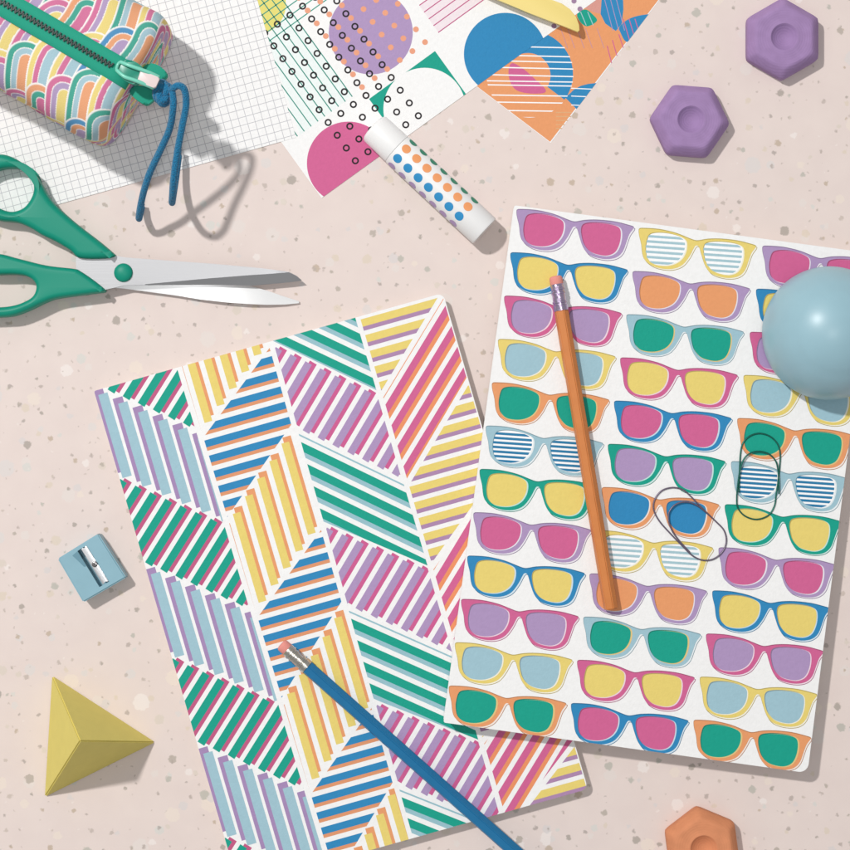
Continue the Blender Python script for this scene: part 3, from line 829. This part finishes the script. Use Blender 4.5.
def surf_blade(name, cols, th, m, parent):
    """cols: list of (lowpoint(x,y,z), ridge(x,y,z), highpoint(x,y,z)) across the blade"""
    bm = bmesh.new(); rows = []
    for c in cols:
        rows.append([[bm.verts.new(W(x, y, z)) for x, y, z in c], [bm.verts.new(W(x, y, z) - Vector((0, 0, th * S))) for x, y, z in c]])
    for a, b in zip(rows, rows[1:]):
        k = len(a[0])
        for i in range(k - 1):
            bm.faces.new((a[0][i], a[0][i + 1], b[0][i + 1], b[0][i])); bm.faces.new((a[1][i], b[1][i], b[1][i + 1], a[1][i + 1]))
        for i in (0, k - 1): bm.faces.new((a[0][i], b[0][i], b[1][i], a[1][i]))
    for r in (rows[0], rows[-1]):
        k = len(r[0])
        for i in range(k - 1): bm.faces.new((r[0][i], r[1][i], r[1][i + 1], r[0][i + 1]))
    bmesh.ops.remove_doubles(bm, verts=bm.verts, dist=.005 * S)
    bmesh.ops.recalc_face_normals(bm, faces=bm.faces)
    return from_bm(name, bm, m, parent, smooth=True, autos=12)
# upper blade: flat face on top, ground bevel along the cutting edge
ub = [((76, 257.2, 15), (76, 262, 15), (76, 268.6, 15)), ((94, 255.2, 15), (94, 266, 15), (94, 283, 15)), ((104, 254.9, 15), (104, 268, 15), (104, 290, 15)), ((113, 255, 15), (113, 270, 15), (113, 288, 15)),
      ((124.5, 257.3, 15), (124.5, 272, 15), (124.5, 285.2, 15)), ((145, 258.9, 15), (145, 284.2, 15), (145, 285.0, 14.6)), ((209.4, 263.5, 14.5), (209.4, 278.3, 14.5), (209.4, 284.6, 11)),
      ((254, 267.4, 14), (254, 274.8, 14), (254, 285.6, 9.5)), ((263, 268.4, 14), (263, 274.3, 14), (263, 284.6, 9.5)), ((289, 271.8, 13.5), (289, 272.3, 13.5), (289, 282.3, 9.5)), ((296.6, 275.8, 12), (296.7, 276, 12), (296.7, 281.3, 9.5)), ((301.7, 280.2, 10), (301.7, 280.3, 10), (301.7, 280.5, 9.5))]
surf_blade('blade', ub, 1.8, st, sc_root)
lb = [((105, 276, 8), (105, 282, 7), (105, 287, 6)), ((124, 276, 8), (124, 282, 7), (124, 288.6, 6)), ((176, 276, 7.5), (176, 286, 6.5), (176, 295.5, 5.8)), ((200, 278, 6.6), (200, 289, 6.2), (200, 299.4, 6.2)), ((227, 281, 4.8), (227, 292, 5.8), (227, 302.4, 7.4)), ((248, 285.2, 3.4), (248, 294, 5.2), (248, 304, 7.2)),
      ((267, 290.6, 3.0), (267, 298, 4.5), (267, 304.8, 5.8)), ((285, 296.8, 2.8), (285, 300, 3.5), (285, 304.5, 4.3)), ((299, 301.2, 2.6), (299, 302, 2.8), (299, 303.2, 3))]
surf_blade('blade', lb, 1.2, steel('glint_blade_steel', (236, 236, 236), .36), sc_root)  # lower blade's bright reflection put into a lighter steel colour and tilted face
bm = bmesh.new()
pc_ = W(123, 272.5, 18); prs = []
for t in range(9):
    ph = t / 8 * math.pi / 2; rr_ = 9.3 * math.cos(ph) if t < 8 else .02
    prs.append([bm.verts.new(Vector((pc_.x, pc_.y, (15.5 + 4.5 * math.sin(ph)) * S)) + Vector((math.cos(2 * math.pi * k / 40), math.sin(2 * math.pi * k / 40), 0)) * rr_ * S) for k in range(40)])
prs.insert(0, [bm.verts.new(Vector((v.co.x, v.co.y, 14.5 * S))) for v in prs[0]])
for a_r, b_r in zip(prs, prs[1:]):
    for k in range(40): bm.faces.new((a_r[k], a_r[(k + 1) % 40], b_r[(k + 1) % 40], b_r[k]))
bm.faces.new(prs[0][::-1]); bm.faces.new(prs[-1])
sc_piv = from_bm('pivot_screw', bm, teal_pl, sc_root, smooth=True, autos=40)

# ------------------------------------------------------------------ yellow pointed blade poking in from the top
bm = bmesh.new()
lo_pts = [z4(*p) for p in [(-260, -175), (120, 0), (250, 55), (390, 108), (458, 136)]]
hi_pts = [z4(*p) for p in [(466, 128), (464, 105), (452, 72), (425, 38), (390, 14), (345, -2), (150, -95), (-180, -260)]]
poly_slab(bm, lo_pts + hi_pts, 9.5, 14, bevel=.8)
o = from_bm('letter_opener', bm, mat('yellow_plastic', (240, 217, 134), .4, .3, bump=(.2, .05, .5)), None, W(500, -20, 9.5), smooth=True, autos=30)
tag(o, 'flat yellow plastic blade with a curved pointed tip, poking in over the patterned sheets', 'letter opener')

# ------------------------------------------------------------------ pencil case
av = np.array((.865, .5015)); nv = np.array((-.5015, .865))     # image-frame axes: along the case, across it
PN, PHW, PH, PE = -145.5, 70.5, 112.0, -405.5                     # across-centre, half width, height, right end
PP = 3.6
def case_world(a, n, z):
    x = a * av[0] + n * nv[0]; y = a * av[1] + n * nv[1]
    return Vector((x * S, -y * S, z * S))
case = empty('pencil_case', case_world(PE - 190, PN, 1.8), 'box shaped pencil case with rainbow arch print and teal zip, on the grid paper', 'pencil case')
def build_case():
    K = 820
    th = np.linspace(0, 2 * np.pi, 4000, endpoint=False)
    cs, sn = np.cos(th), np.sin(th)
    xn = np.sign(cs) * np.abs(cs) ** (2 / PP); zn = np.sign(sn) * np.abs(sn) ** (2 / PP)
    X, Z = xn * PHW, zn * PH / 2
    d = np.hypot(np.diff(np.append(X, X[0])), np.diff(np.append(Z, Z[0]))); s = np.concatenate([[0], np.cumsum(d)]); per = s[-1]
    si = np.linspace(0, per, K, endpoint=False)
    Xi = np.interp(si, s, np.append(X, X[0])); Zi = np.interp(si, s, np.append(Z, Z[0]))
    # rows along the case
    r = 20.0
    xs = []; fs = []
    m = 46
    for i in range(m + 1):
        t = i / m * math.pi / 2
        x = r * (1 - math.sin(math.pi / 2 - t) ** 1.0) if False else r * (1 - math.cos(t))
        f_ = math.sin(t)
        xs.append(x); fs.append(f_ ** .8)
    # scale factor: shrink by up to r at the edge, flat cap inwards
    rows_a, rows_sc = [], []
    for k in range(40): rows_a.append(PE); rows_sc.append(('cap', k / 40))
    for x, f_ in zip(xs, fs): rows_a.append(PE - x); rows_sc.append(('edge', f_))
    a = PE - r - .6
    while a > PE - 185: rows_a.append(a); rows_sc.append(('edge', 1.0)); a -= .6
    for k in range(1, 40): rows_a.append(a - k * 6); rows_sc.append(('edge', 1.0))
    a = rows_a[-1]
    for k in range(1, 10):
        t = k / 9 * math.pi / 2
        rows_a.append(a - r * math.sin(t)); rows_sc.append(('edge', math.cos(t)))
    verts = []; uv = []
    dist = 0; pa_ = None
    for ra, (typ, f_) in zip(rows_a, rows_sc):
        shrink = 15.0
        if typ == 'cap': sx = (PHW - shrink) / PHW * f_; sz = (PH / 2 - shrink) / (PH / 2) * f_; bul = 4 * (1 - f_ ** 2)
        else: sx = (PHW - shrink * (1 - f_)) / PHW; sz = (PH / 2 - shrink * (1 - f_)) / (PH / 2); bul = 0
        if typ == 'cap': ds = (PHW - shrink) / 40
        else: ds = 0 if pa_ is None else math.hypot(pa_[0] - ra, (pa_[1] - sx) * PHW)
        dist += ds; pa_ = (ra, sx)
        n_ = PN + Xi * sx; z_ = 1.8 + PH / 2 + Zi * sz
        a_ = np.full(K, ra + bul)
        # soft fabric: gentle dents
        w = 1.1 * np.sin(a_ * .043 + 1.3) * np.sin(si * .021 + .6) + .7 * np.sin(a_ * .11 + si * .05)
        nx = Xi / PHW; nz = Zi / (PH / 2)
        n_ = n_ + w * nx * f_; z_ = z_ + w * nz * (nz > -.5) * f_
        x = a_ * av[0] + n_ * nv[0]; y = a_ * av[1] + n_ * nv[1]
        verts.append(np.stack([x * S, -y * S, z_ * S], 1)); uv.append(np.stack([np.full(K, dist), si], 1))
    R_ = len(verts); co = np.concatenate(verts); U = np.concatenate(uv)
    idx = np.arange(R_ * K).reshape(R_, K)
    a_, b_ = idx[:-1], idx[1:]
    quads = np.stack([a_, np.roll(a_, -1, 1), np.roll(b_, -1, 1), b_], 2).reshape(-1, 4)
    me = bpy.data.meshes.new('case_body')
    me.vertices.add(len(co)); me.vertices.foreach_set('co', co.astype(np.float32).ravel())
    nf = len(quads)
    me.loops.add(nf * 4); me.loops.foreach_set('vertex_index', quads.astype(np.int32).ravel())
    me.polygons.add(nf); me.polygons.foreach_set('loop_start', np.arange(0, nf * 4, 4, dtype=np.int32))
    me.polygons.foreach_set('use_smooth', np.ones(nf, bool)); me.update(calc_edges=True)
    # ---- rainbow arch print, painted arch over arch
    names = ['yellow', 'pink', 'sky', 'teal', 'blue', 'orange', 'lilac']
    lc = {k: np.array(L3(COL[k])) * .9 + .075 for k in names}; wt = np.array(L3((244, 240, 236)))
    triples = [('yellow', 'pink', 'sky', 'teal'), ('blue', 'orange', 'lilac', 'blue'), ('pink', 'lilac', 'yellow', 'blue'), ('orange', 'teal', 'pink', 'lilac'), ('teal', 'sky', 'orange', 'yellow'), ('yellow', 'pink', 'lilac', 'sky')]
    s0 = per * .25   # s at crown (n=0 on top)
    # local coords: p along the case towards the right end, q across (positive = +n side)
    p = -(U[:, 0]); q = -(U[:, 1] - s0)
    # stems lean: rotate so that stems run along 'down-left' in the picture
    ang = math.radians(58)
    # picture direction of p is av, of q is nv; stem direction (-.45,.89)
    sd = np.array((-.47, .883)); sdp = (sd @ av, sd @ nv); st_ = np.array((.883, .47)); stp = (st_ @ av, st_ @ nv)
    y_ = p * sdp[0] + q * sdp[1]      # down the stem
    x_ = p * stp[0] + q * stp[1]      # across the stems
    x_ = x_ + 4.5 * np.sin(y_ * .06 + .4)  # the stems snake
    colr = np.tile(wt, (len(co), 1))
    bw = 6.0; gap = .7; nb = 3; Ro = nb * bw + 2.5
    CXs, CYs = 22.5, 50.0
    rmin, rmax = int(y_.min() // CYs) - 2, int(y_.max() // CYs) + 2
    cmin, cmax = int(x_.min() // CXs) - 2, int(x_.max() // CXs) + 2
    rr = random.Random(5)
    order = [(row, c) for c in range(cmin, cmax + 1) for row in range(rmin, rmax + 1)]
    xl, yl = x_, y_
    for row, c in order:
        ccx = c * CXs; ccy = row * CYs + (c * 31) % CYs
        tr = triples[(c * 2 + row * 3 + (c * row) % 2) % 6]
        m_ = (np.abs(xl - ccx) <= Ro + gap) & (yl > ccy - Ro - gap) & (yl < ccy + CYs * 1.9)
        ids = np.nonzero(m_)[0]
        if not len(ids): continue
        dx = xl[ids] - ccx; dy = yl[ids] - ccy
        rad = np.where(dy < 0, np.hypot(dx, dy), np.abs(dx))
        ins_ = rad < Ro + gap
        ids = ids[ins_]; rad = rad[ins_]
        band = np.clip(((Ro - rad) / bw), -.5, nb - .001)
        bi = np.floor(band).astype(int); fr = (band - bi) * bw
        cc_ = np.stack([lc[t] for t in tr])
        col_ = np.where(bi[:, None] >= 0, cc_[np.clip(bi, 0, nb - 1)], wt)
        # white keyline at the start of each band, softened
        wgt = np.clip((fr - gap + .35) / 1.0, 0, 1)
        wgt = np.where(bi < 0, 0, wgt)[:, None]
        colr[ids] = col_ * wgt + wt * (1 - wgt)
    ca = me.color_attributes.new('print', 'FLOAT_COLOR', 'POINT')
    ca.data.foreach_set('color', np.concatenate([colr, np.ones((len(co), 1))], 1).astype(np.float32).ravel())
    m, nt, b = nodemat('printed_canvas'); vec = texco(nt)
    at = nt.nodes.new('ShaderNodeVertexColor'); at.layer_name = 'print'; nt.links.new(at.outputs['Color'], b.inputs['Base Color'])
    b.inputs['Roughness'].default_value = .8; b.inputs['Specular IOR Level'].default_value = .15
    add_bump(nt, b, vec, .9, .5, .8, detail=4)
    me.materials.append(m)
    return link_mesh('case_body', me, case)
build_case()
zt = 1.8 + PH
def on_case(a, n, lift=0):
    """height of the case surface at (a, n)"""
    x = max(0.0, 20 - (PE - a)) / 20
    f_ = math.sqrt(max(0, 1 - x * x)) ** .8 if x < 1 else 0
    sz = (PH / 2 - 15 * (1 - f_)) / (PH / 2); sx = (PHW - 15 * (1 - f_)) / PHW
    t = min(.999, abs((n - PN) / (PHW * sx)))
    zz_ = PH / 2 * sz * (1 - t ** PP) ** (1 / PP)
    return case_world(a, n, 1.8 + PH / 2 + zz_ + 1.7 + lift)
tape_m, nt, b = nodemat('teal_zip_tape'); vec = texco(nt)
b.inputs['Base Color'].default_value = (*L3((22, 158, 130)), 1); b.inputs['Roughness'].default_value = .75
wv = nt.nodes.new('ShaderNodeTexWave'); wv.inputs['Scale'].default_value = .55; wv.inputs['Distortion'].default_value = 1.5; wv.bands_direction = 'DIAGONAL'
nt.links.new(vec, wv.inputs['Vector']); add_bump(nt, b, vec, 1, .35, .5, height=wv.outputs['Fac'])
bm = bmesh.new(); arows = [PE - .8 - k * (1.2 if k < 20 else 6) - (0 if k < 20 else -96) for k in range(80)]
arows = [PE - 1 - 1.2 * k for k in range(18)] + [PE - 24 - 6 * k for k in range(70)]
off = [(-12.6, -.6), (-11.8, .5), (-6, .7), (-2.6, 1.0), (-1.2, .2), (1.2, .2), (2.6, 1.0), (6, .7), (11.8, .5), (12.6, -.6)]
rows = [[bm.verts.new(on_case(a, PN + o_, l_)) for o_, l_ in off] for a in arows]
for r0, r1 in zip(rows, rows[1:]):
    for i in range(len(off) - 1): bm.faces.new((r0[i], r0[i + 1], r1[i + 1], r1[i]))
bmesh.ops.recalc_face_normals(bm, faces=bm.faces)
from_bm('zip_tape', bm, tape_m, case, smooth=True)
bm = bmesh.new()
def obox(bm, c, ux, uy, uz, hx, hy, hz):
    vs = [bm.verts.new(c + ux * (sx * hx * S) + uy * (sy * hy * S) + uz * (sz * hz * S)) for sx in (-1, 1) for sy in (-1, 1) for sz in (-1, 1)]
    for f in ((0, 1, 3, 2), (4, 6, 7, 5), (0, 4, 5, 1), (2, 3, 7, 6), (0, 2, 6, 4), (1, 5, 7, 3)): bm.faces.new([vs[i] for i in f])
UA = Vector((av[0], -av[1], 0)); UN = Vector((nv[0], -nv[1], 0)); UZ = Vector((0, 0, 1))
a = PE - 22; k = 0
while a > PE - 330:
    sgn = 1 if k % 2 else -1
    c = on_case(a, PN + sgn * .9, 1.6)
    obox(bm, c, UA, (UN + UA * .25 * sgn).normalized(), UZ, .75, 2.2, 1.1)
    a -= 2.05; k += 1
bmesh.ops.recalc_face_normals(bm, faces=bm.faces)
teeth = from_bm('zip_teeth', bm, mat('dark_green_teeth', (8, 44, 38), .35, .5), case)
# cloth ends of the zip
z7 = lambda x, y: (80 + x / 7.083, 50 + y / 7.083)
for pts, zz_ in (([(430, 150), (450, 118), (490, 95), (535, 100), (575, 122), (612, 158), (614, 185), (590, 205), (540, 200), (470, 175)], 92),
                 ([(352, 275), (380, 255), (440, 252), (500, 275), (532, 300), (528, 340), (500, 372), (465, 388), (425, 368), (380, 335), (355, 305)], 92)):
    bm = bmesh.new(); poly_slab(bm, catmull([z7(*p) for p in pts], 4), zz_ - 5, zz_ + 4, bevel=2.6, seg=4)
    from_bm('tape_end', bm, tape_m, case, smooth=True, autos=60)
# slider with hollow pull frame
mint = mat('mint_enamel', (120, 208, 184), .3, .5)
bm = bmesh.new()
poly_slab(bm, catmull([z7(*p) for p in [(258, 130), (285, 78), (360, 70), (430, 110), (462, 160), (440, 220), (400, 245), (340, 230), (290, 190)]], 4), zt + 2.5, zt + 8, bevel=2.4, seg=4)
sl = from_bm('zip_slider', bm, mat('teal_enamel', (18, 140, 116), .3, .5), case, smooth=True, autos=50)
bm = bmesh.new()
for pth, rr_ in (([(285, 85, 8), (345, 108, 11), (420, 135, 11), (500, 165, 9), (560, 195, 6)], 1.9), ([(258, 140, 8), (315, 188, 11), (390, 215, 11), (460, 243, 9), (525, 268, 6)], 1.9),
                 ([(285, 85, 8), (268, 105, 9), (258, 140, 8)], 1.6)):
    path = [W(*z7(x, y), zt + z) for x, y, z in catmull(pth, 5, closed=False)]
    tube(bm, path, rr_ * S, 10)
from_bm('pull_frame', bm, mint, sl, smooth=True)
bm = bmesh.new()
poly_slab(bm, rounded([z7(430, 142), z7(566, 196), z7(532, 272), z7(404, 222)], [1.2, 2, 2, 1.2]), zt + 6.5, zt + 10.5, bevel=1.0, seg=3)
from_bm('pull_tab', bm, mat('pale_pink_enamel', (226, 206, 204), .35, .5), sl, smooth=True, autos=40)
# cord
cm, nt, b = nodemat('blue_cord'); vec = texco(nt)
b.inputs['Roughness'].default_value = .85; b.inputs['Specular IOR Level'].default_value = .15
b.inputs['Sheen Weight'].default_value = .25
vo = nt.nodes.new('ShaderNodeTexVoronoi'); vo.inputs['Scale'].default_value = .75; nt.links.new(vec, vo.inputs['Vector'])
cr = nt.nodes.new('ShaderNodeValToRGB'); cr.color_ramp.elements[0].color = (*L3((46, 138, 182)), 1); cr.color_ramp.elements[1].color = (*L3((12, 98, 142)), 1)
nt.links.new(vo.outputs['Distance'], cr.inputs['Fac']); nt.links.new(cr.outputs['Color'], b.inputs['Base Color'])
add_bump(nt, b, vec, 1, .8, -1.6, height=vo.outputs['Distance'])
bm = bmesh.new()
tipr = lambda t: 1.0 if .03 < t < .975 else .72
sA = [(166, 93, 108), (171, 90, 113), (173, 97, 114), (173, 109, 113), (169.5, 129, 101), (160, 151, 88), (150.5, 171, 75), (145, 187, 64), (141.5, 201, 50), (139.4, 213, 37), (139.0, 218.5, 25), (140.3, 213, 13), (142.5, 204, 7)]
sB = [(166, 93, 108), (172, 89, 115), (178.5, 85.6, 118), (184.5, 90, 117), (186, 105, 112), (182, 127, 106), (178, 148, 99), (175, 168, 93), (173.2, 183, 87), (172.4, 195, 76), (172, 201.5, 62), (172.3, 202, 48), (173.4, 194.5, 31), (175.5, 181, 20), (177.6, 165, 15), (179.4, 149, 13)]
for s_ in (sA, sB):
    tube(bm, [W(x, y, z) for x, y, z in catmull(s_, 8, closed=False)], 3.35 * S, 14, tipr)
cord = from_bm('pull_cord', bm, cm, case, smooth=True)
bm = bmesh.new()
kp = []
for i in range(64):
    t = i / 63 * 2 * math.pi * 3
    rr_ = 6.2 + 2.2 * math.cos(t * 1.333)
    x = 162.6 + rr_ * math.cos(t) * .8 + (i / 63 - .5) * 4; y = 93.2 + rr_ * math.sin(t) * 1.25; z = 108 + 4.2 * math.sin(t * 1.333)
    kp.append(W(x, y, z))
tube(bm, kp, 3.8 * S, 12)
from_bm('knot', bm, cm, cord, smooth=True)

# ------------------------------------------------------------------ camera and light
cam = bpy.data.cameras.new('camera'); co_ = bpy.data.objects.new('camera', cam); C.objects.link(co_)
co_.location = (0, 0, H * S); cam.sensor_width = 36; cam.angle = 2 * math.atan(425 / H)
cam.clip_start = .01; cam.clip_end = 20
scn.camera = co_
def area_light(name, loc, target, size, power, color=(1, 1, 1)):
    ld = bpy.data.lights.new(name, 'AREA'); ld.shape = 'DISK'; ld.size = size; ld.energy = power; ld.color = color
    o = bpy.data.objects.new(name, ld); C.objects.link(o); o.location = loc
    o.rotation_euler = (Vector(target) - Vector(loc)).to_track_quat('-Z', 'Y').to_euler(); return o
D = 2.3; el = math.radians(55)
KEY, FILL, WORLD = 36.0, 3.0, .37
area_light('key_lamp', (-.72 * D * math.cos(el), .69 * D * math.cos(el), D * math.sin(el)), (0, 0, 0), .11, KEY, (1, .985, .965))
area_light('fill_softbox', (.04, -.03, 1.6), (0, 0, 0), .13, FILL, (1, 1, 1))
w = bpy.data.worlds.new('World'); scn.world = w; w.use_nodes = True
bg = w.node_tree.nodes['Background']; bg.inputs['Color'].default_value = (.97, .985, 1.0, 1); bg.inputs['Strength'].default_value = WORLD
scn.view_settings.view_transform = 'Standard'; scn.view_settings.look = 'None'; scn.view_settings.exposure = 0; scn.view_settings.gamma = 1
